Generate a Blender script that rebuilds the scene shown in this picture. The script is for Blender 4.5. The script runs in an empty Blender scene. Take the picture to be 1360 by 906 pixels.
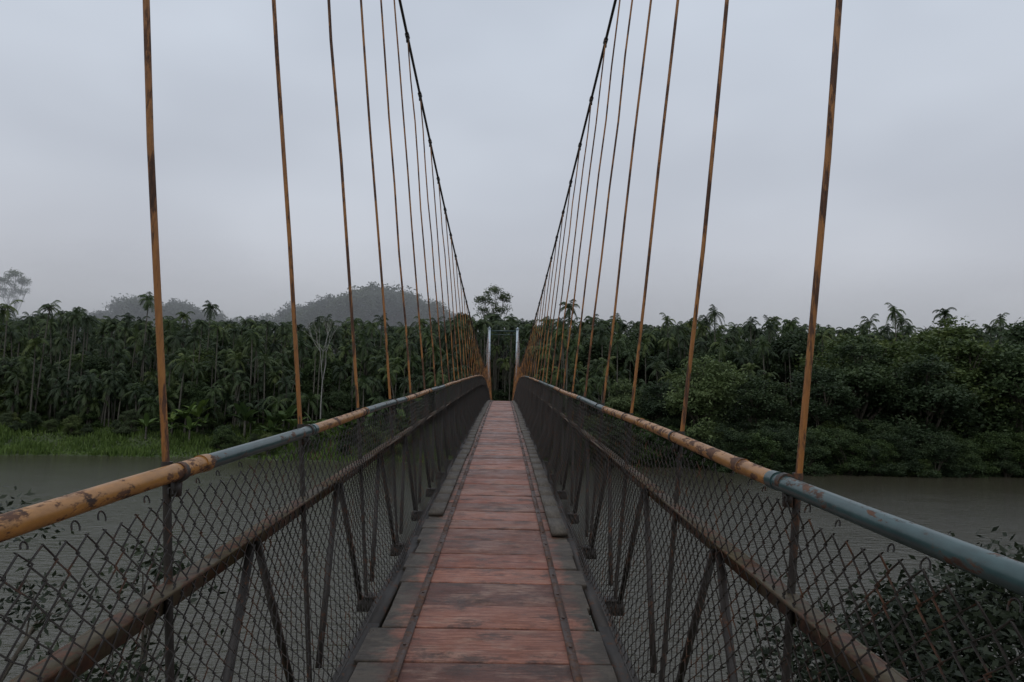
import bpy, math, random
import numpy as np
from mathutils import Matrix, Vector
random.seed(7); rng=np.random.default_rng(11)
sc=bpy.context.scene
sc.view_settings.view_transform='Standard'
try: sc.view_settings.look='None'
except Exception: pass
sc.view_settings.exposure=0

# ---------------------------------------------------------------- helpers
def link(o,parent=None):
    sc.collection.objects.link(o)
    if parent is not None: o.parent=parent
    return o
def empty(name,parent=None,loc=(0,0,0)):
    o=bpy.data.objects.new(name,None); o.empty_display_size=.3; o.location=loc
    return link(o,parent)
def np_mesh(name,V,F,mat=None,smooth=False,attr=None):
    V=np.asarray(V,dtype=np.float32).reshape(-1,3); F=np.asarray(F,dtype=np.int32)
    k=F.shape[1]; m=bpy.data.meshes.new(name)
    m.vertices.add(len(V)); m.vertices.foreach_set('co',V.ravel())
    m.loops.add(F.size); m.loops.foreach_set('vertex_index',F.ravel())
    m.polygons.add(len(F)); m.polygons.foreach_set('loop_start',np.arange(0,F.size,k,dtype=np.int32))
    m.polygons.foreach_set('loop_total',np.full(len(F),k,dtype=np.int32))
    if attr is not None:
        a=m.attributes.new('pv','FLOAT','POINT'); a.data.foreach_set('value',np.asarray(attr,dtype=np.float32))
    m.update(calc_edges=True); m.validate()
    if smooth: m.polygons.foreach_set('use_smooth',[True]*len(m.polygons))
    if mat: m.materials.append(mat)
    return m
class B:
    def __init__(s): s.V=[];s.F=[];s.A=[];s.n=0
    def add(s,V,F,a=0.0):
        V=np.asarray(V,float).reshape(-1,3);F=np.asarray(F,int)
        s.V.append(V);s.F.append(F+s.n);s.A.append(np.full(len(V),a));s.n+=len(V)
    def tube(s,P,r,n=8,a=0.0):
        P=np.asarray(P,float);K=len(P);r=np.broadcast_to(np.asarray(r,float),(K,))
        T=np.gradient(P,axis=0);T/=np.linalg.norm(T,axis=1)[:,None]+1e-9
        ref=np.array([1,0,0.]) if abs(T[0][0])<.8 else np.array([0,0,1.])
        N=np.cross(T,ref);N/=np.linalg.norm(N,axis=1)[:,None]+1e-9
        Bn=np.cross(T,N)
        th=np.arange(n)*2*math.pi/n
        V=(P[:,None,:]+r[:,None,None]*(np.cos(th)[None,:,None]*N[:,None,:]+np.sin(th)[None,:,None]*Bn[:,None,:])).reshape(-1,3)
        i=np.arange(K-1)[:,None]*n;j=np.arange(n)[None,:];j2=(j+1)%n
        F=np.stack([i+j,i+j2,i+n+j2,i+n+j],-1).reshape(-1,4)
        s.add(V,F,a)
        for e,off in ((0,0),(K-1,(K-1)*n)):
            ring=V[off:off+n]; cv=np.vstack([ring,P[e][None]])
            if n%2==0: s.add(cv,[[q,(q+1)%n,(q+2)%n,n] for q in range(0,n,2)],a)
    def box(s,c,h,R=None,a=0.0):
        c=np.asarray(c,float);h=np.asarray(h,float)
        V=np.array([[x,y,z] for x in(-1,1) for y in(-1,1) for z in(-1,1)],float)*h
        if R is not None: V=V@np.asarray(R).T
        F=[[0,1,3,2],[4,6,7,5],[0,4,5,1],[2,3,7,6],[0,2,6,4],[1,5,7,3]]
        s.add(V+c,F,a)
    def beam(s,p,q,w,h,a=0.0):
        p=np.asarray(p,float);q=np.asarray(q,float);d=q-p;L=np.linalg.norm(d);d/=L
        up=np.array([0,0,1.]) if abs(d[2])<.95 else np.array([0,1,0.])
        x=np.cross(d,up);x/=np.linalg.norm(x);z=np.cross(x,d)
        s.box((p+q)/2,(w/2,L/2,h/2),np.stack([x,d,z],1),a)
    def obj(s,name,mat,parent=None,smooth=False):
        m=np_mesh(name,np.vstack(s.V),np.vstack(s.F),mat,smooth,np.concatenate(s.A))
        return link(bpy.data.objects.new(name,m),parent)

def newmat(name):
    m=bpy.data.materials.new(name);m.use_nodes=True
    nt=m.node_tree; return m,nt,nt.nodes['Principled BSDF']
def N(nt,t,**k):
    n=nt.nodes.new(t)
    for a,b in k.items(): setattr(n,a,b)
    return n
def ramp(nt,src,stops):
    r=N(nt,'ShaderNodeValToRGB');e=r.color_ramp.elements
    while len(e)<len(stops): e.new(.5)
    for el,(p,c) in zip(e,stops): el.position=p; el.color=(c[0],c[1],c[2],1)
    nt.links.new(src,r.inputs[0]); return r.outputs[0]
def noise(nt,scale,detail=4,rough=.55,stretch=(1,1,1),coord='Object',dist=0):
    tc=N(nt,'ShaderNodeTexCoord');mp=N(nt,'ShaderNodeMapping');mp.inputs['Scale'].default_value=stretch
    nt.links.new(tc.outputs[coord],mp.inputs[0])
    n=N(nt,'ShaderNodeTexNoise');n.inputs['Scale'].default_value=scale;n.inputs['Detail'].default_value=detail;n.inputs['Roughness'].default_value=rough
    n.inputs['Distortion'].default_value=dist
    nt.links.new(mp.outputs[0],n.inputs['Vector']);return n.outputs['Fac']
def mixc(nt,f,a,b,mode='MIX'):
    m=N(nt,'ShaderNodeMix',data_type='RGBA',blend_type=mode)
    for s,v in ((m.inputs[0],f),(m.inputs[6],a),(m.inputs[7],b)):
        if isinstance(v,(int,float)): s.default_value=v
        elif isinstance(v,tuple): s.default_value=(*v,1)
        else: nt.links.new(v,s)
    return m.outputs[2]
def bump(nt,p,h,st=.3,d=.01):
    b=N(nt,'ShaderNodeBump');b.inputs['Strength'].default_value=st;b.inputs['Distance'].default_value=d
    nt.links.new(h,b.inputs['Height']);nt.links.new(b.outputs[0],p.inputs['Normal'])
def mapr(nt,s,a,b,c=0,d=1):
    m=N(nt,'ShaderNodeMapRange');m.inputs[1].default_value=a;m.inputs[2].default_value=b;m.inputs[3].default_value=c;m.inputs[4].default_value=d
    nt.links.new(s,m.inputs[0]);return m.outputs[0]

def paint_mat(name,c1,c2,rust=.5,stretch=(1,1,1),sc_=14,rough=.38):
    m,nt,p=newmat(name)
    base=mixc(nt,noise(nt,5,3,stretch=stretch),c1,c2)
    grime=mapr(nt,noise(nt,30,6,.7,stretch=stretch),.35,.75,1,.5)
    base=mixc(nt,1.0,base,ramp(nt,grime,[(0,(0,0,0)),(1,(1,1,1))]),'MULTIPLY')
    f=mapr(nt,noise(nt,sc_,7,.7,stretch=stretch),rust,rust+.05)
    rc=ramp(nt,noise(nt,40,4,stretch=stretch),[(.3,(.035,.018,.012)),(.7,(.14,.06,.028))])
    col=mixc(nt,f,base,rc);nt.links.new(col,p.inputs['Base Color'])
    nt.links.new(mapr(nt,f,0,1,rough,.8),p.inputs['Roughness'])
    bump(nt,p,f,-.4,.002);return m
M_yel=paint_mat('yellow_worn_paint',(.50,.23,.05),(.34,.15,.045),.515,(1,.45,1),17)
M_teal=paint_mat('teal_worn_paint',(.032,.075,.08),(.055,.095,.09),.565,(1,.45,1),17,.3)
M_rod=paint_mat('rod_rusty_yellow',(.46,.20,.035),(.26,.085,.02),.485,(3,3,.5),6,.5)
M_cable=paint_mat('cable_steel',(.04,.04,.042),(.07,.055,.045),.55)
M_dark=paint_mat('dark_rust_steel',(.026,.023,.02),(.05,.036,.027),.56,rough=.6)
M_wire=paint_mat('fence_wire',(.034,.031,.028),(.058,.045,.036),.55,sc_=9,rough=.6)
M_mid=paint_mat('mid_rail_paint',(.135,.095,.035),(.06,.048,.028),.49,rough=.7)
M_tower=paint_mat('tower_blue_white_paint',(.66,.76,.84),(.56,.66,.74),.72,sc_=3)

def wood():
    m,nt,p=newmat('red_deck_planks')
    at=N(nt,'ShaderNodeAttribute',attribute_name='pv')
    tc=N(nt,'ShaderNodeTexCoord');cmb=N(nt,'ShaderNodeCombineXYZ')
    mu=N(nt,'ShaderNodeMath',operation='MULTIPLY');nt.links.new(at.outputs['Fac'],mu.inputs[0]);mu.inputs[1].default_value=37
    nt.links.new(mu.outputs[0],cmb.inputs[0]);nt.links.new(mu.outputs[0],cmb.inputs[2])
    va=N(nt,'ShaderNodeVectorMath',operation='ADD');nt.links.new(tc.outputs['Object'],va.inputs[0]);nt.links.new(cmb.outputs[0],va.inputs[1])
    def nz(scale,detail,rough,st,dist=0):
        mp=N(nt,'ShaderNodeMapping');mp.inputs['Scale'].default_value=st;nt.links.new(va.outputs[0],mp.inputs[0])
        n=N(nt,'ShaderNodeTexNoise');n.inputs['Scale'].default_value=scale;n.inputs['Detail'].default_value=detail;n.inputs['Roughness'].default_value=rough;n.inputs['Distortion'].default_value=dist
        nt.links.new(mp.outputs[0],n.inputs['Vector']);return n.outputs['Fac']
    g=nz(4,9,.78,(1.0,13,13),1.0)
    red=ramp(nt,g,[(.32,(.075,.025,.015)),(.5,(.245,.088,.056)),(.66,(.41,.195,.135))])
    tone=ramp(nt,at.outputs['Fac'],[(0,(.45,.43,.42)),(.35,(.85,.87,.83)),(.5,(.95,.88,.84)),(.75,(1.0,1.06,1.04)),(1,(1.22,1.20,1.12))])
    red=mixc(nt,1.0,red,tone,'MULTIPLY')
    worn=mapr(nt,nz(2.2,9,.78,(1,2.0,1)),.51,.60,0,.55)
    wc=ramp(nt,g,[(.35,(.17,.09,.063)),(.65,(.43,.28,.205))])
    red=mixc(nt,worn,red,wc)
    dk=mapr(nt,nz(3.0,9,.8,(1,1.5,1)),.51,.60,0,.85)
    red=mixc(nt,dk,red,(.052,.027,.019))
    grey=ramp(nt,g,[(.32,(.026,.022,.017)),(.66,(.14,.11,.08))])
    grey=mixc(nt,mapr(nt,nz(6,7,.75,(1,1,1)),.47,.57,0,.78),grey,(.038,.028,.02))
    geo=N(nt,'ShaderNodeNewGeometry');sx=N(nt,'ShaderNodeSeparateXYZ');nt.links.new(geo.outputs['Position'],sx.inputs[0])
    ab=N(nt,'ShaderNodeMath',operation='ABSOLUTE');nt.links.new(sx.outputs[0],ab.inputs[0])
    ad=N(nt,'ShaderNodeMath',operation='ADD');nt.links.new(ab.outputs[0],ad.inputs[0]);nt.links.new(mapr(nt,nz(7,6,.7,(1,1,1)),0,1,-.22,.22),ad.inputs[1])
    f=mapr(nt,ad.outputs[0],.42,.54)
    nt.links.new(mixc(nt,f,red,grey),p.inputs['Base Color'])
    nt.links.new(mapr(nt,nz(4,5,.6,(1,1,1)),.3,.7,.26,.72),p.inputs['Roughness'])
    bump(nt,p,g,.8,.008);return m
def greywood():
    m,nt,p=newmat('grey_edge_board');g=noise(nt,6,7,.7,(16,1.2,16))
    c=ramp(nt,g,[(.3,(.026,.022,.017)),(.68,(.14,.115,.085))])
    c=mixc(nt,mapr(nt,noise(nt,2.6,8,.78),.46,.56,0,.8),c,(.05,.036,.025))
    nt.links.new(c,p.inputs['Base Color']);p.inputs['Roughness'].default_value=.7
    bump(nt,p,g,.6,.006);return m
M_wood=wood();M_grey=greywood()

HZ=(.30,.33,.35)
def leafmat(name,c0,c1,c2,trans=.25,nscale=.55,haze=0.0):
    m,nt,p=newmat(name)
    n=noise(nt,nscale,3,.6)
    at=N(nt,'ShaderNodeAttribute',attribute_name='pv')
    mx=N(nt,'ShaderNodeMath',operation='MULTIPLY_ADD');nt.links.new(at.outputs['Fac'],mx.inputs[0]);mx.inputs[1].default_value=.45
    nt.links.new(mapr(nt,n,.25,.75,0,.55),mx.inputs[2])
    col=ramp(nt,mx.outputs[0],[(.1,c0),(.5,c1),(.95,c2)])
    oi=N(nt,'ShaderNodeObjectInfo')
    tint=ramp(nt,oi.outputs['Random'],[(0,(.62,.66,.72)),(.5,(1,1,1)),(.8,(1.15,1.2,.9)),(1,(1.4,1.3,.9))])
    col=mixc(nt,1.0,col,tint,'MULTIPLY')
    if haze>0: col=mixc(nt,haze,col,HZ)  # distance haze painted into the leaf colour
    nt.links.new(col,p.inputs['Base Color']);p.inputs['Roughness'].default_value=.55
    p.inputs['Specular IOR Level'].default_value=.25
    tr=N(nt,'ShaderNodeBsdfTranslucent');nt.links.new(col,tr.inputs[0])
    ms=N(nt,'ShaderNodeMixShader');ms.inputs[0].default_value=trans
    out=[x for x in nt.nodes if x.type=='OUTPUT_MATERIAL'][0]
    nt.links.new(p.outputs[0],ms.inputs[1]);nt.links.new(tr.outputs[0],ms.inputs[2]);nt.links.new(ms.outputs[0],out.inputs[0])
    return m
L_broad=leafmat('broadleaf_foliage',(.02,.034,.016),(.052,.08,.034),(.10,.13,.055))
L_pale=leafmat('pale_broadleaf_foliage',(.05,.072,.035),(.095,.125,.06),(.15,.18,.09))
PC=((.022,.036,.018),(.052,.078,.034),(.11,.135,.06))
L_palm=leafmat('palm_foliage',*PC,nscale=.4)
L_banana=leafmat('banana_foliage',(.04,.07,.025),(.08,.125,.035),(.14,.2,.06))
L_near=leafmat('near_bush_foliage',(.014,.020,.012),(.028,.038,.018),(.055,.07,.034),nscale=1.5,trans=.15)
L_back=leafmat('haze_tinted_foliage',(.03,.045,.03),(.055,.075,.042),(.085,.105,.055),haze=.06)  # far trees: leaf colour carries a little painted haze
L_grass=leafmat('grass_blades',(.045,.075,.022),(.09,.135,.038),(.15,.20,.065),nscale=.35)
def barkmat(name,a,b):
    m,nt,p=newmat(name);nt.links.new(ramp(nt,noise(nt,3,5,stretch=(3,3,.6)),[(.3,a),(.7,b)]),p.inputs['Base Color']);p.inputs['Roughness'].default_value=.85;return m
M_bark=barkmat('bark',(.05,.04,.03),(.14,.12,.09))
M_palmbark=barkmat('palm_trunk_bark',(.05,.05,.038),(.14,.125,.10))
M_palebark=barkmat('pale_bare_bark',(.18,.175,.16),(.32,.31,.29))

# ---------------------------------------------------------------- world + sun
w=bpy.data.worlds.new("World");sc.world=w;w.use_nodes=True;nt=w.node_tree
bg=nt.nodes['Background'];bg.inputs[1].default_value=.1
sky=N(nt,'ShaderNodeTexSky');sky.sky_type='NISHITA';sky.sun_disc=False;sky.sun_elevation=math.radians(58);sky.sun_rotation=math.radians(200);sky.dust_density=3;sky.air_density=1.2
tc=N(nt,'ShaderNodeTexCoord');sp=N(nt,'ShaderNodeSeparateXYZ');nt.links.new(tc.outputs['Generated'],sp.inputs[0])
# values are kept below 1 for the ramp and scaled afterwards
grad=ramp(nt,sp.outputs[2],[(0,(.70,.705,.735)),(.09,(.68,.695,.74)),(.16,(.625,.645,.70)),(.3,(.665,.71,.79)),(.5,(.75,.82,.925)),(1.0,(.775,.86,.98))])
mp=N(nt,'ShaderNodeMapping');mp.inputs['Scale'].default_value=(1,1,2.2);nt.links.new(tc.outputs['Generated'],mp.inputs[0])
cn=N(nt,'ShaderNodeTexNoise');cn.inputs['Scale'].default_value=1.9;cn.inputs['Detail'].default_value=3;cn.inputs['Roughness'].default_value=.45;nt.links.new(mp.outputs[0],cn.inputs['Vector'])
cl=ramp(nt,cn.outputs['Fac'],[(.3,(.86,.86,.875)),(.7,(1.12,1.12,1.12))])
ov=mixc(nt,1.0,grad,cl,'MULTIPLY')
sc4=mixc(nt,1.0,ov,(7.9,7.9,7.9),'MULTIPLY')
for n_ in nt.nodes:
    if n_.type=='MIX': n_.clamp_result=False
fin=mixc(nt,.95,sky.outputs[0],sc4);nt.links.new(fin,bg.inputs[0])
sd=bpy.data.lights.new('overcast_sun','SUN');sd.energy=.6;sd.angle=math.radians(25);sd.color=(1,.96,.90)
so=link(bpy.data.objects.new('overcast_sun',sd));so.rotation_euler=(math.radians(32),0,math.radians(-20))

# river mist: a real bank of thin homogeneous fog standing over the far woods
b=B();b.box((0,180,17),(420,58,19))
m=bpy.data.materials.new('mist_volume');m.use_nodes=True;nt=m.node_tree;nt.nodes.clear()
o_=N(nt,'ShaderNodeOutputMaterial');vs=N(nt,'ShaderNodeVolumeScatter');vs.inputs['Color'].default_value=(.98,.985,1,1);vs.inputs['Density'].default_value=.0068
nt.links.new(vs.outputs[0],o_.inputs['Volume'])
b.obj('mist_bank',m)

# ---------------------------------------------------------------- camera
cd=bpy.data.cameras.new('camera');cd.lens=24;cd.sensor_width=36;cd.clip_start=.05;cd.clip_end=6000
cam=link(bpy.data.objects.new('camera',cd));sc.camera=cam
Rm=Matrix.Rotation(math.radians(-.70),4,'Z')@Matrix.Rotation(math.radians(95.9),4,'X')@Matrix.Rotation(math.radians(1.1),4,'Z')
cam.matrix_world=Matrix.Translation((.05,0,5.4))@Rm

# ---------------------------------------------------------------- terrain & water
def sm(a,b,x):
    t=np.clip((x-a)/(b-a),0,1);return t*t*(3-2*t)
def bank(x): return 71.5-4.5*sm(8,30,x)+1.0*np.sin(x*.13)+.5*np.sin(x*.41+1)
def hgt(x,y):
    x=np.asarray(x,float);y=np.asarray(y,float)
    t=y-bank(x)
    far=-1.5+1.6*sm(-3,.4,t)+2.9*sm(0,11,t)+.055*np.clip(t-8,0,200)+.25*np.sin(x*.35+y*.2)*sm(2,6,t)+.12*np.sin(x*1.3)*np.sin(y*1.1)*sm(0,3,t)
    far=far+4*np.exp(-((x+34)/30)**2-((y-195)/30)**2)+1.5*np.sin(x*.07+1)*sm(110,160,y)
    near=-1.5+5.3*sm(7,-4,y+.6*np.sin(x*.4))
    return np.where(y>35,far,near)
def axis(lo,hi,c0,c1,step,ratio=1.12):
    a=list(np.arange(c0,c1+.01,step));s=step
    while a[-1]<hi: s*=ratio;a.append(a[-1]+s)
    s=step;b=[c0]
    while b[-1]>lo: s*=ratio;b.append(b[-1]-s)
    return np.array(b[1:][::-1]+a)
X=axis(-2500,2500,-80,80,1.0)
Y=np.concatenate([axis(-400,9,-8,9,.6),[16,25,35,45,55]])
Y=Y[Y<56];Yf=axis(50,3500,62,100,.7);Yf=Yf[Yf>=61.9];Y=np.unique(np.concatenate([Y,Yf]))
gx,gy=np.meshgrid(X,Y);gz=hgt(gx,gy)
nx,ny=len(X),len(Y)
i=np.arange(ny-1)[:,None]*nx+np.arange(nx-1)[None,:]
F=np.stack([i,i+1,i+nx+1,i+nx],-1).reshape(-1,4)
m,nt,p=newmat('bank_ground')
c=ramp(nt,noise(nt,.35,8,.65),[(.3,(.03,.04,.016)),(.5,(.05,.07,.025)),(.7,(.06,.06,.035))])
nt.links.new(c,p.inputs['Base Color']);p.inputs['Roughness'].default_value=.95;bump(nt,p,noise(nt,2,6),.6,.1)
link(bpy.data.objects.new('ground',np_mesh('ground',np.stack([gx,gy,gz],-1),F,m,True)))
m,nt,p=newmat('river_water')
p.inputs['Base Color'].default_value=(.055,.050,.034,1);p.inputs['Roughness'].default_value=.10;p.inputs['IOR'].default_value=1.37
n1=noise(nt,1.6,5,.6,(1,1.8,1));n2=noise(nt,.25,3,.5)
ad=N(nt,'ShaderNodeMath',operation='ADD');nt.links.new(n1,ad.inputs[0]);nt.links.new(n2,ad.inputs[1])
bump(nt,p,ad.outputs[0],.5,.2)
wv=[(-2500,-60,0),(2500,-60,0),(2500,90,0),(-2500,90,0)]
link(bpy.data.objects.new('river_water',np_mesh('river_water',wv,[[0,1,2,3]],m)))

# ---------------------------------------------------------------- bridge
DC,DR,DS=36.,7.,.066
def zd(y): return 5.93-DS*(np.sqrt((np.asarray(y,float)-DC)**2+DR*DR)-DR)
Y0,Y1=-3.0,74.
HR=1.10;RX=.897
def hr(y): return HR+.055*sm(6,30,np.asarray(y,float))
def sidex(v): return .79+.096*np.asarray(v,float)
bridge=empty('suspension_footbridge')
b=B();y=Y0
while y<Y1:
    wdt=random.uniform(.33,.43) if y<30 else .42
    yc=y+wdt/2;sl=float(zd(y+wdt)-zd(y))/wdt
    a=math.atan(sl)+random.uniform(-.012,.012);g=random.uniform(-.008,.008)
    R=np.array(Matrix.Rotation(g,3,'Z')@Matrix.Rotation(a,3,'X')@Matrix.Rotation(random.uniform(-.006,.006),3,'Y'))
    b.box((random.uniform(-.02,.015),yc,float(zd(yc))-.02+random.uniform(-.006,.004)),(.6+random.uniform(-.04,.025),wdt/2-random.uniform(.002,.008),.02),R,random.random())
    y+=wdt
dk=b.obj('deck_planks',M_wood,bridge);bm=dk.modifiers.new('bev','BEVEL');bm.width=.007;bm.segments=2
b=B();s=B();st=B()
for sd_ in(-1,1):
    y=5.9 if sd_>0 else 6.6
    while y<Y1-1:
        L=random.uniform(1.9,2.7);n=4;xo=random.uniform(-.012,.012)
        for k in range(n):
            ya=y+L*k/n;yb=y+L*(k+1)/n-(.012 if k==n-1 else 0)
            b.beam((sd_*(.555+xo),ya,zd(ya)+.021),(sd_*(.555+xo),yb,zd(yb)+.021),.135,.03)
        y+=L
    for ya in np.arange(Y0,Y1,1.0):
        yb=ya+1.0
        s.beam((sd_*.42,ya,zd(ya)+.008),(sd_*.42,yb,zd(yb)+.008),.042,.008)
        st.beam((sd_*.38,ya,zd(ya)-.09),(sd_*.38,yb,zd(yb)-.09),.06,.09)
        st.beam((sd_*.665,ya,zd(ya)-.055),(sd_*.665,yb,zd(yb)-.055),.10,.05)
    for ya in np.arange(Y0+.2,14,.4):
        s.tube([(sd_*.42,ya,zd(ya)+.010),(sd_*.42,ya,zd(ya)+.018)],.009,8)
b.obj('edge_boards',M_grey,bridge)
M_strip=paint_mat('strip_rust',(.09,.048,.034),(.055,.032,.024),.5,rough=.5)
s.obj('deck_strips',M_strip,bridge);st.obj('stringers',M_dark,bridge)

CT0=-1.0;CT1=73.0;zmin=8.0
def zc(y): return zmin+.00462*(np.asarray(y,float)-DC)**2
def cabx(y):
    y=np.asarray(y,float)
    v=RX+.117*(zc(y)-(zd(y)+HR))
    return np.where(y>DC,np.minimum(v,1.35+.25*np.clip((y-45)/28,0,1)),v)
hang=np.arange(2.05-1.325*2,CT1-1,1.325)
rod=B();low=B();cl_=B();cab=B();cross=B();mid=B();diag=B();fit=B()
for sd_ in(-1,1):
    yy=np.linspace(CT0,CT1,150)
    cab.tube(np.stack([sd_*cabx(yy),yy,zc(yy)],1),.022,8)
    cab.tube([(sd_*cabx(CT0),CT0,zc(CT0)),(sd_*2.6,-12,9.5),(sd_*3.4,-22,3.2)],.022,6)
    cab.tube([(sd_*cabx(CT1),CT1,zc(CT1)),(sd_*2.3,82,9.2),(sd_*3.2,92,4.0)],.022,6)
    for y in hang:
        jit=random.uniform(-.02,.02)
        xr=RX+.034;zr=float(zd(y)+hr(y))
        top=(sd_*float(cabx(y)),y+jit,float(zc(y)))
        bt=(sd_*xr,y,zr-.02)
        t=np.linspace(0,1,9)[:,None];P=np.array(bt)*(1-t)+np.array(top)*t
        P[1:-1,0]+=rng.normal(0,.005,7);P[1:-1,1]+=rng.normal(0,.008,7)
        rod.tube(P,.0108,8)
        low.tube([(sd_*xr,y,zr-.02),(sd_*(sidex(0)+.036),y,float(zd(y))-.13)],.0125,8)
        c0=np.array([sd_*cabx(y),y,zc(y)],float)
        cl_.tube([c0+(0,-.055,0),c0+(0,.055,0)],.035,8);cl_.beam(c0+(0,0,.055),c0+(0,0,-.10),.03,.04)
        fit.tube([(sd_*RX,y-.013,zr),(sd_*RX,y+.013,zr+.001)],.0295,14)
        fit.beam((sd_*(RX+.004),y,zr-.026),(sd_*(RX+.004),y,zr-.07),.022,.026)
        fit.tube([(sd_*(xr+.002),y,zr-.035),(sd_*(xr+.002),y,zr+.03)],.0165,8)
        ym=y+.62;zmid=float(zd(ym))+.76
        for e in(-.55,.42):
            diag.beam((sd_*(sidex(.74)+.02),ym+.03*np.sign(e),zmid-.02),(sd_*(sidex(0)+.02),ym+e,float(zd(ym+e))-.04),.030,.012)
    for y in np.arange(Y0,Y1,1.325):
        yb=y+1.325
        mid.beam((sd_*(sidex(.74)+.055),y,zd(y)+.74),(sd_*(sidex(.74)+.055),yb,zd(yb)+.74),.012,.085)
        mid.beam((sd_*(sidex(.74)+.022),y,zd(y)+.78),(sd_*(sidex(.74)+.022),yb,zd(yb)+.78),.054,.010)
for y in hang:
    cross.beam((-.88,y,zd(y)-.16),(.88,y,zd(y)-.16),.07,.09)
    cross.beam((-.86,y,zd(y)-.109),(.86,y,zd(y)-.109),.11,.010)
cab.obj('main_cables',M_cable,bridge,True);rod.obj('hanger_rods',M_rod,bridge,True);low.obj('lower_hanger_rods',M_dark,bridge,True)
cl_.obj('cable_clamps',M_cable,bridge);cross.obj('cross_beams',M_dark,bridge);mid.obj('mid_rails',M_mid,bridge);diag.obj('diagonal_struts',M_dark,bridge)
fit.obj('rail_fittings',M_dark,bridge)
seg={-1:[(-3,2.22,0),(2.22,3.45,1),(3.45,4.75,0),(4.75,6.6,1),(6.6,9,0),(9,11,1)],1:[(-3,2.12,1),(2.12,2.42,0),(2.42,4.2,0),(4.2,5.6,0),(5.6,7.6,1),(7.6,11,0)]}
ry=B();rt=B()
for sd_ in(-1,1):
    L=list(seg[sd_]);y=11
    while y<Y1: L.append((y,min(y+random.uniform(2,5),Y1),random.choice([0,0,1])));y=L[-1][1]
    for a,c,k in L:
        yy=np.linspace(a,c,max(2,int((c-a)/.5)+1))
        P=np.stack([np.full_like(yy,sd_*RX)+.003*np.sin(yy*2),yy,zd(yy)+hr(yy)+.004*np.sin(yy*1.7+sd_)],1)
        (rt if k else ry).tube(P,.0255,24)
        (rt if k else ry).tube([P[-1]+(0,-.025,0),P[-1]+(0,.025,.001)],.0282,24)
ry.obj('handrail_yellow_sections',M_yel,bridge,True);rt.obj('handrail_teal_sections',M_teal,bridge,True)

def fence(sd_,name):
    p_=.0385;r=.0028
    U=np.arange(-1.0,72,p_);K=30
    k=np.arange(K)[None,:];n=np.arange(len(U))[:,None]
    u=U[:,None]+((k+n)%2)*p_
    top=hr(U)[:,None]-.035
    v=k/(K-1)*top+.0*u
    u=u+.010*np.sin(v*7+U[:,None]*1.9)+rng.normal(0,.0022,u.shape)
    sag=np.abs(np.sin(math.pi*(u-2.04)/.66))
    v=v-.026*(v/1.11)**3*sag*(.6+.4*np.sin(u*.9))+rng.normal(0,.0018,u.shape)+.006*np.sin(u*3.3+v*4)
    bulge=.018*np.sin(u*2.1+v*3)+.014*np.sin(u*4.7-v*2)
    xo=sidex(v)-.014-.105*(1-sm(0,.5,v))+bulge*.6+.0030*np.where((k+n)%2==0,1,-1)
    C=np.stack([sd_*xo,u,zd(u)+v-.01],-1)
    th=np.array([0,2.094,4.189])+.5
    V=np.repeat(C[:,:,None,:],3,axis=2)
    V[...,1]+=1.35*r*np.cos(th);V[...,0]+=r*np.sin(th)
    W=len(U)
    idx=np.arange(W*K*3).reshape(W,K,3)
    a=idx[:,:-1,:];b2=idx[:,1:,:]
    F=np.stack([a,np.roll(a,-1,2),np.roll(b2,-1,2),b2],-1).reshape(-1,4)
    m=np_mesh(name,V.reshape(-1,3),F,M_wire)
    o=link(bpy.data.objects.new(name,m))
    b=B();yy=np.arange(-1.0,72,.15)
    b.tube(np.stack([sd_*(sidex(.0)-.115)+0*yy,yy,zd(yy)-.005],1),.006,4)
    for y in np.arange(-.8,30,.165):
        y+=random.uniform(-.05,.05);zr=float(zd(y)+hr(y))
        t=np.linspace(-.6,3.4,9);rr=random.uniform(.010,.016)
        b.tube(np.stack([sd_*(RX-.012+.3*rr*np.sin(t)),y+rr*np.cos(t),zr-.045+rr*np.sin(t)],1),.0024,4)
    b.obj('tie_wires',M_wire,o)
    return o
fence(-1,'chain_link_fence');fence(1,'chain_link_fence')

def tower(y,hw,top,name):
    e=empty(name);b=B();yl=B();d=B()
    for s_ in(-1,1):
        b.box((s_*hw,y,(5.6+top)/2),(.10,.09,(top-5.6)/2));
        for f in(-1,1):
            b.box((s_*hw,y+f*.105,(5.6+top)/2),(.14,.012,(top-5.6)/2))
            yl.box((s_*hw,y+f*.105,3.8),(.14,.012,1.79))
        yl.box((s_*hw,y,3.8),(.10,.09,1.79))
        z=6.2
        while z<top-.4:
            b.box((s_*hw,y-.12,z),(.15,.006,.05));z+=1.1
        b.box((s_*hw,y,top+.04),(.18,.2,.04));b.box((s_*hw,y,top+.14),(.06,.18,.06))
    d.beam((-hw+.1,y,top-.2),(hw-.1,y,top-.2),.12,.14);d.beam((-hw+.1,y,top-.6),(hw-.1,y,top-.6),.06,.06)
    b.obj('steel_columns',M_tower,e);yl.obj('column_bases',M_yel,e);d.obj('cross_head',M_teal,e)
tower(CT1+.1,1.52,float(zc(CT1))-.1,'bridge_tower')
tower(CT0-.1,float(cabx(CT0)),float(zc(CT0))-.1,'bridge_tower')
m,nt,p=newmat('weathered_concrete');nt.links.new(ramp(nt,noise(nt,1.5,8,.7),[(.3,(.13,.13,.11)),(.7,(.30,.29,.26))]),p.inputs['Base Color']);p.inputs['Roughness'].default_value=.9
M_con=m
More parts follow.
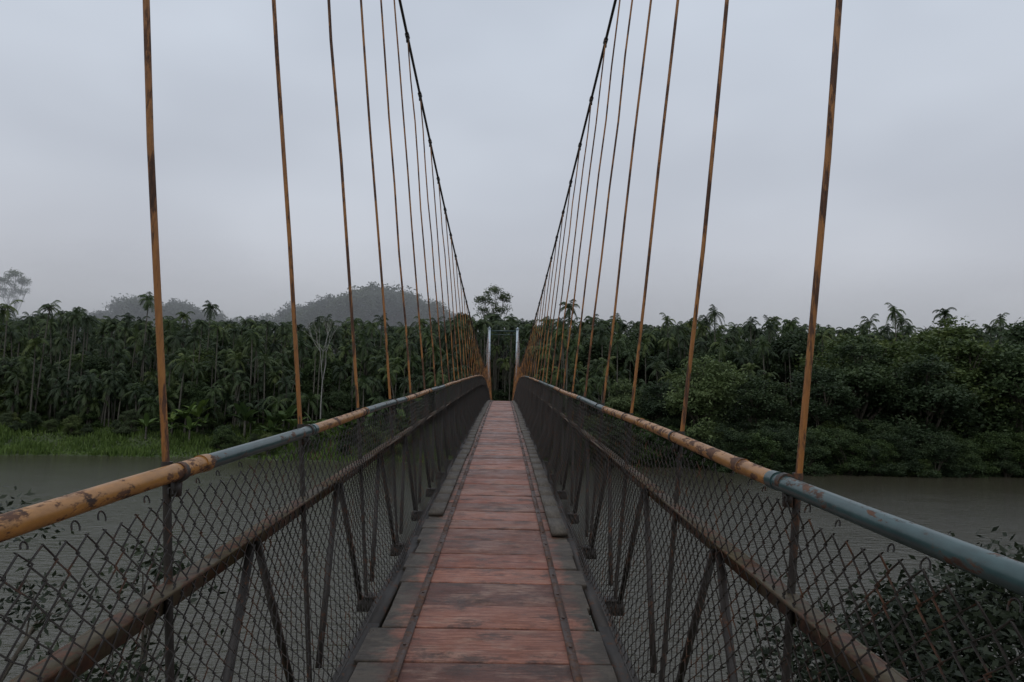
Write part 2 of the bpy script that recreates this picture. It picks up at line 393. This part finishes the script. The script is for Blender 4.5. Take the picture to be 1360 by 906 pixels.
for yy0,yy1 in((74.02,80),(-9,-3.02)):
    b=B();yc=(yy0+yy1)/2;b.box((0,yc,float(zd(74))/2-.5),(2.2,(yy1-yy0)/2,float(zd(74))/2+.48))
    for s_ in(-1,1): b.box((s_*2.0,yc,float(zd(74))+.4),(.15,(yy1-yy0)/2-.02,.4))
    o=b.obj('concrete_abutment',M_con);bv=o.modifiers.new('b','BEVEL');bv.width=.03

# ---------------------------------------------------------------- vegetation
def leaves(C,l,wd,attr,upbias=.4):
    n=len(C)
    d=rng.normal(size=(n,3));d[:,2]*=.6;d/=np.linalg.norm(d,axis=1)[:,None]
    u=rng.normal(size=(n,3))*.75;u[:,2]+=upbias
    s=np.cross(d,u);s/=np.linalg.norm(s,axis=1)[:,None]+1e-9
    L=l*rng.uniform(.6,1.3,(n,1));W=wd*rng.uniform(.7,1.2,(n,1))
    V=np.stack([C-d*L,C+s*W-d*L*.1,C+d*L,C-s*W-d*L*.1],1).reshape(-1,3)
    return V,np.arange(4*n).reshape(-1,4),np.repeat(attr,4)
def clumps(lobes,nsub,nleaf,sub_r,l,wd):
    Cs=[];A=[]
    wts=np.array([r[3]**2 for r in lobes]);wts/=wts.sum()
    for _ in range(nsub):
        cx,cy,cz,r=lobes[rng.choice(len(lobes),p=wts)]
        d=rng.normal(size=3);d/=np.linalg.norm(d)
        if d[2]<-.3: d[2]*=-.5
        rr=r*rng.uniform(.55,1.08)
        c=np.array([cx,cy,cz])+d*rr*np.array([1,1,.8])
        k=int(nleaf*rng.uniform(.5,1.5));g=rng.normal(size=(k,3))*sub_r*rng.uniform(.6,1.4)*np.array([1,1,.6])
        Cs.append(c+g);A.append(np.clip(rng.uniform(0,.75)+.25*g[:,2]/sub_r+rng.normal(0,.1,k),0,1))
    return leaves(np.vstack(Cs),l,wd,np.concatenate(A))
def broad_meshes(tag,lobes,nsub,nleaf,sub_r,l,wd,leafm,trunk=.22):
    V,F,A=clumps(lobes,nsub,nleaf,sub_r,l,wd)
    crown=np_mesh(tag+'_crown',V,F,leafm,False,A)
    b=B();hz=min(q[2] for q in lobes)
    fork=np.array([.1,0,hz*.6+.3])
    b.tube([(0,0,-.6),fork*.5,fork],[trunk*1.3,trunk,trunk*.85],8)
    for q in lobes:
        e=np.array(q[:3]);mm=(fork+e)/2+rng.normal(0,.25*min(1,q[3]),3)
        b.tube([fork,mm,e],[trunk*.6,trunk*.4,trunk*.15],6)
        for _ in range(4):
            d=rng.normal(size=3);d[2]=abs(d[2])*.6;d/=np.linalg.norm(d)
            b.tube([e*.7+fork*.3,e+d*q[3]*.4,e+d*q[3]*.95],[trunk*.22,trunk*.13,trunk*.04],4)
    return crown,np_mesh(tag+'_wood',np.vstack(b.V),np.vstack(b.F),M_bark,True)
def rlobes(n,rad,z0,z1,rr):
    L=[]
    for k in range(n):
        a=2*math.pi*k/n+random.uniform(-.5,.5);z=random.uniform(z0,z1)
        ta=1-.55*max(0,(z-z0)/(z1-z0+.01)-.3)
        d=rad*random.uniform(.35,1)*ta
        L.append((d*math.cos(a),d*math.sin(a),z,random.uniform(*rr)))
    L.append((random.uniform(-.5,.5),random.uniform(-.5,.5),z1,rr[1]*.95));return L
def inst(name,mesh_list,parent,loc,s,rz,sz=None):
    e=bpy.data.objects.new(name,mesh_list[0]);link(e,parent);e.location=loc;e.rotation_euler=(0,0,rz);e.scale=(s,s,sz or s)
    if len(mesh_list)>1:
        o=bpy.data.objects.new(name+'_wood',mesh_list[1]);link(o,parent);o.location=loc;o.rotation_euler=(0,0,rz);o.scale=(s,s,sz or s)
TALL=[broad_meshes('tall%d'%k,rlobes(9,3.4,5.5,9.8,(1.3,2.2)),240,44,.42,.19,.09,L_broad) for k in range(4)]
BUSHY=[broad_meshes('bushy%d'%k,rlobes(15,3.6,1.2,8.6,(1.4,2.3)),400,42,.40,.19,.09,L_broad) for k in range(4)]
def remat(pair,mt,tag):
    c=pair[0].copy();c.materials.clear();c.materials.append(mt);return (c,pair[1])
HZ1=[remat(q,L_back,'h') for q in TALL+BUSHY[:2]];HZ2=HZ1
PALEB=[remat(q,L_pale,'p') for q in BUSHY]
def palm(tag,H,leafm,nf=11,fl=2.1):
    b=B();bend=random.uniform(-.9,.9)
    t=np.linspace(0,1,8);P=np.stack([bend*t**2,.6*bend*t*(1-t),H*t],1)
    b.tube(P,np.linspace(.095,.06,8),6)
    b.tube([P[-1]-(0,0,.7),P[-1]+(0,0,.1)],[.085,.06],6)
    wood_=np_mesh(tag+'_trunk',np.vstack(b.V),np.vstack(b.F),M_palmbark,True)
    Vs=[];As=[]
    top=P[-1];els=[1.2,1.0,.8,.5,.2,-.15,-.6]
    for f in range(nf):
        az=2.399*f+random.uniform(-.6,.6);el=els[f*len(els)//nf]+random.uniform(-.25,.25)
        L=fl*random.uniform(.6,1.15);pos=top.copy();d=np.array([math.cos(az)*math.cos(el),math.sin(az)*math.cos(el),math.sin(el)])
        ns=13;av=random.uniform(.0,1.0)**1.3;side=np.array([-math.sin(az),math.cos(az),0])
        pts=[pos.copy()];drp=random.uniform(.10,.18)
        for k in range(ns):
            d=d+np.array([0,0,-drp*(1+.08*k)]);d/=np.linalg.norm(d);pos=pos+d*L/ns;pts.append(pos.copy())
            ll=.54*math.sin(math.pi*min(1,(k+2.5)/(ns+3)))**.6*random.uniform(.8,1.15)
            for s_ in(-1,1):
                ld=side*s_*.7+d*.5+np.array([0,0,-.4-random.uniform(0,.6)]);ld/=np.linalg.norm(ld)
                wv_=d*.06
                Vs.append([pos-wv_,pos+wv_,pos+ld*ll+wv_*.3,pos+ld*ll-wv_*.3]);As+= [av]*4
        for k in range(0,ns,3):
            a_,c_=pts[k],pts[min(k+3,ns)];u_=np.array([0,0,.025])
            Vs.append([a_-u_,a_+u_,c_+u_*.5,c_-u_*.5]);As+=[av]*4
    V=np.array(Vs).reshape(-1,3)
    return (np_mesh(tag+'_crown',V,np.arange(len(V)).reshape(-1,4),leafm,False,As),wood_)
PALMS=[palm('areca%d'%k,h,L_palm,nf=random.choice([11,13,15]),fl=f_) for k,(h,f_) in enumerate([(3.0,2.1),(4.0,2.0),(5.5,2.1),(6.5,1.9),(7.5,2.0),(9,1.9),(10,2.1),(10.5,1.8),(12,2.0),(12.4,1.8),(13,1.9),(14,1.9),(14.4,1.8)])]
HPALM=PALMS[8:]
NP=len(PALMS)
def clear(x,y): return abs(x)>3.5 or y>96
g=empty('areca_palm_grove')
cnt=0
while cnt<2000:
    f=rng.random();y=80+46*f**1.1;x=rng.uniform(-1.0,1.0)*(y*.92)
    if not clear(x,y): continue
    if 26<x<80 and y<84: continue
    kk=int(np.clip((y-80)/24*10+rng.integers(-2,4),0,NP-1)) if rng.random()<.85 else rng.integers(0,NP)
    s=rng.uniform(.85,1.10)*(.93 if x<-8 and y>95 else 1)
    inst('palm',PALMS[kk],g,(x,y,float(hgt(x,y))-.1),s,rng.uniform(0,6.28));cnt+=1
for x,y,s in((30,96,1.14),(29,97,1.06),(56,96,1.16),(57.5,97,1.08),(71,96,1.1)):
    inst('palm',PALMS[11],g,(x,y,float(hgt(x,y))),s,rng.uniform(0,6.28))
g=empty('riverside_shrubs')
for _ in range(420):
    y=82+30*rng.random();x=rng.uniform(-1,1)*y*.95
    if not clear(x,y): continue
    inst('shrub',BUSHY[rng.integers(0,4)],g,(x,y,float(hgt(x,y))-.5),rng.uniform(.28,.62),rng.uniform(0,6.28))
for _ in range(190):
    y=88+34*rng.random();x=rng.uniform(-1,1)*y*.95
    if abs(x)<6: continue
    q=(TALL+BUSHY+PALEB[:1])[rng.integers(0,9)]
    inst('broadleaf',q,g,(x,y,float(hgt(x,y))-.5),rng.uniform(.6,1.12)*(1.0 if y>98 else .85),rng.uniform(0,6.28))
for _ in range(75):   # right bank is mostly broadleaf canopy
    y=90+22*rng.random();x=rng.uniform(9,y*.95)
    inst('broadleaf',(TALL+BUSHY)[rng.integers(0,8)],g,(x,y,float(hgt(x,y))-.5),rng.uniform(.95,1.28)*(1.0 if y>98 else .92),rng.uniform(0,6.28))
for _ in range(80):
    x=rng.uniform(-75,-3.8);t=rng.uniform(6,10);y=float(bank(x))+t
    if x>-32: t=rng.uniform(1,8);y=float(bank(x))+t
    inst('shrub',PALEB[rng.integers(0,4)] if rng.random()<.4 else BUSHY[rng.integers(0,4)],g,(x,y,float(hgt(x,y))-.4),rng.uniform(.14,.32),rng.uniform(0,6.28))
for k in range(250):
    x=3.8+(k+rng.random())*86/250;t=rng.uniform(-.8,4.5);y=float(bank(x))+t
    inst('shrub',BUSHY[rng.integers(0,4)],g,(x,y,float(hgt(x,y))-.6),rng.uniform(.25,.5),rng.uniform(0,6.28))
for x,y,s,pl in((21.5,73.5,1.08,1),(17.5,77,.8,0),(28,74,.85,0),(33.5,72,1.0,0),(38.5,74,1.25,0),(44,71,1.2,0),(49,74,1.4,0),(54,71,1.35,0),(60,73,1.55,0),(66,71,1.45,0),(73,73,1.5,0),(14,79,.7,1),(81,73,1.5,0),(52,80,1.5,0),(64,80,1.6,0),(42,80,1.35,0)):
    e=empty('riverside_tree',None,(x,y,float(hgt(x,y))-.5));k=random.randrange(4)
    q=(PALEB if pl else BUSHY)[k];inst('crown',q,e,(0,0,0),s,random.uniform(0,6.28),sz=s*(1.0 if pl else .92))
g=empty('distant_tree_mass')
for _ in range(420):
    y=122+45*rng.random();x=rng.uniform(-1,1)*y*.98
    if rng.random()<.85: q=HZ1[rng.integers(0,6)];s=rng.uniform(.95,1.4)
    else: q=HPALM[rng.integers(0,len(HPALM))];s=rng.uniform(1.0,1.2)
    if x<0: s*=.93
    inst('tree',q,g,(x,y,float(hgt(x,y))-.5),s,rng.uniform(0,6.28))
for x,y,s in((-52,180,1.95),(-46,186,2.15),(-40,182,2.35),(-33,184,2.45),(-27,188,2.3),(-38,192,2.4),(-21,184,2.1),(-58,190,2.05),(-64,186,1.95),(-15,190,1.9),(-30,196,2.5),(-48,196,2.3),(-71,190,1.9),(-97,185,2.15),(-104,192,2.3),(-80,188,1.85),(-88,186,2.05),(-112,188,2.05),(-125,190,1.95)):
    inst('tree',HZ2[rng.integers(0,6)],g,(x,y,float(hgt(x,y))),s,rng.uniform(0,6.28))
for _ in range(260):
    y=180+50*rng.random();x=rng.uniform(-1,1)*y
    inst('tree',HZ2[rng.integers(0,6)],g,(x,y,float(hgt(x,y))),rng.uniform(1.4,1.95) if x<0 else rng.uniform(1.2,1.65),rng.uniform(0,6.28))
L=[(0,0,18.7,1.6),(1.8,.3,17.6,1.4),(-1.9,0,17.2,1.4),(.8,0,15.4,1.2),(-1,.2,14.4,1.2),(2.2,0,15.6,1.1),(-2.3,0,15.4,1.1),(1.0,0,13.4,.9),(-.3,0,16.6,1.0)]
q=broad_meshes('emergent',L,170,22,.36,.17,.08,L_pale,.16)
e=empty('slender_emergent_tree',None,(-1.7,124,float(hgt(-1.7,124))+2.0));inst('crown',q,e,(0,0,0),1.04,0)
e=empty('slender_emergent_tree',None,(-165,229,float(hgt(-165,229))+4));inst('crown',q,e,(0,0,0),1.65,1)
b=B()
def branch(p,d,L,r,dep):
    d=d/np.linalg.norm(d);m_=p+d*L*.5+rng.normal(0,.06*L,3);e_=p+d*L
    b.tube([p,m_,e_],[r,r*.8,r*.55],5)
    if dep>0:
        for _ in range(3): branch(e_,d+rng.normal(0,.36,3)+np.array([0,0,.2]),L*.62,r*.55,dep-1)
branch(np.zeros(3),np.array([0,0,1.]),6.0,.13,4)
e=empty('bare_pale_tree',None,(-21,80,float(hgt(-21,80))-.3));o=b.obj('branches',M_palebark,e,True);o.scale=(.75,.75,.95)
def banana():
    b=B();Vs=[];A=[]
    b.tube([(0,0,-.2),(0,0,1.6)],[.14,.09],8)
    for f in range(8):
        az=f*2.4;el=random.uniform(.7,1.35);pos=np.array([0,0,1.5]);d=np.array([math.cos(az)*math.cos(el),math.sin(az)*math.cos(el),math.sin(el)]);side=np.array([-math.sin(az),math.cos(az),0])
        pr=None;a=random.random()
        for k in range(9):
            wk=.30*math.sin(math.pi*(k+.3)/9)**.7 if k>1 else .04
            cur=[pos-side*wk+(0,0,.05),pos.copy(),pos+side*wk+(0,0,.05)]
            if pr is not None:
                Vs.append([pr[0],pr[1],cur[1],cur[0]]);Vs.append([pr[1],pr[2],cur[2],cur[1]]);A+=[a]*8
            pr=cur;d=d+np.array([0,0,-.16]);d/=np.linalg.norm(d);pos=pos+d*.26
    V=np.array(Vs).reshape(-1,3)
    return (np_mesh('banana_leaves',V,np.arange(len(V)).reshape(-1,4),L_banana,False,A),np_mesh('banana_stem',np.vstack(b.V),np.vstack(b.F),M_palmbark,True))
BAN=[banana() for _ in range(3)]
g=empty('banana_plants')
for _ in range(48):
    x=rng.uniform(-40,-5) if rng.random()<.75 else rng.uniform(5,14);y=float(bank(x))+rng.uniform(4,8)
    inst('banana',BAN[rng.integers(0,3)],g,(x,y,float(hgt(x,y))),rng.uniform(.7,1.25),rng.uniform(0,6.28))
n=34000;x=rng.uniform(-85,14,n);y=bank(x)+rng.uniform(-.1,10.5,n)
m_=(np.abs(x)>2.4);x=x[m_];y=y[m_];n=len(x);z=hgt(x,y);hh=rng.uniform(.2,.6,n)*(1+.6*np.sin(x*.6)*np.sin(y*.8))
az=rng.uniform(0,6.28,n);sx=np.cos(az)*.07;sy=np.sin(az)*.07;lx=rng.normal(0,.15,n);ly=rng.normal(0,.15,n)
V=np.stack([np.stack([x-sx,y-sy,z-.05],1),np.stack([x+sx,y+sy,z-.05],1),np.stack([x+lx+sx*.4,y+ly+sy*.4,z+hh],1),np.stack([x+lx-sx*.4,y+ly-sy*.4,z+hh],1)],1).reshape(-1,3)
link(bpy.data.objects.new('bank_grass',np_mesh('bank_grass',V,np.arange(4*n).reshape(-1,4),L_grass,False,np.repeat(rng.random(n),4))))

def bush(name,lobes,nsub,nleaf,sub_r,l,wd,loc):
    q=broad_meshes(name,lobes,nsub,nleaf,sub_r,l,wd,L_near,.05)
    e=empty(name,None,loc);inst('foliage',q,e,(0,0,0),1,0)
bush('near_bank_bush',[(0,0,2.7,1.2),(1.3,.4,3.0,1.25),(2.6,.2,3.2,1.2),(-.6,-.4,2.0,1.1),(.9,-.8,2.0,1.2),(2.2,-1,2.2,1.2),(3.8,0,3.1,1.3),(1.2,.9,1.4,1.3),(-.2,.6,1.2,1.2),(3.4,-.8,1.7,1.3)],1500,42,.2,.05,.022,(3.9,6.6,.1))
bush('near_bank_bush',[(0,0,2.9,.5),(.2,.2,3.6,.35),(-.6,.2,2.0,.6),(.3,-.3,1.9,.6),(.9,0,2.2,.5),(.8,0,1.2,.6)],100,26,.13,.045,.020,(-3.05,5.8,.3))
bush('near_bank_bush',[(0,0,3.6,.45),(.4,.3,2.8,.45),(-.6,.2,2.9,.5)],34,20,.15,.045,.018,(-4.75,6.6,.6))
print('objects',len(bpy.data.objects))
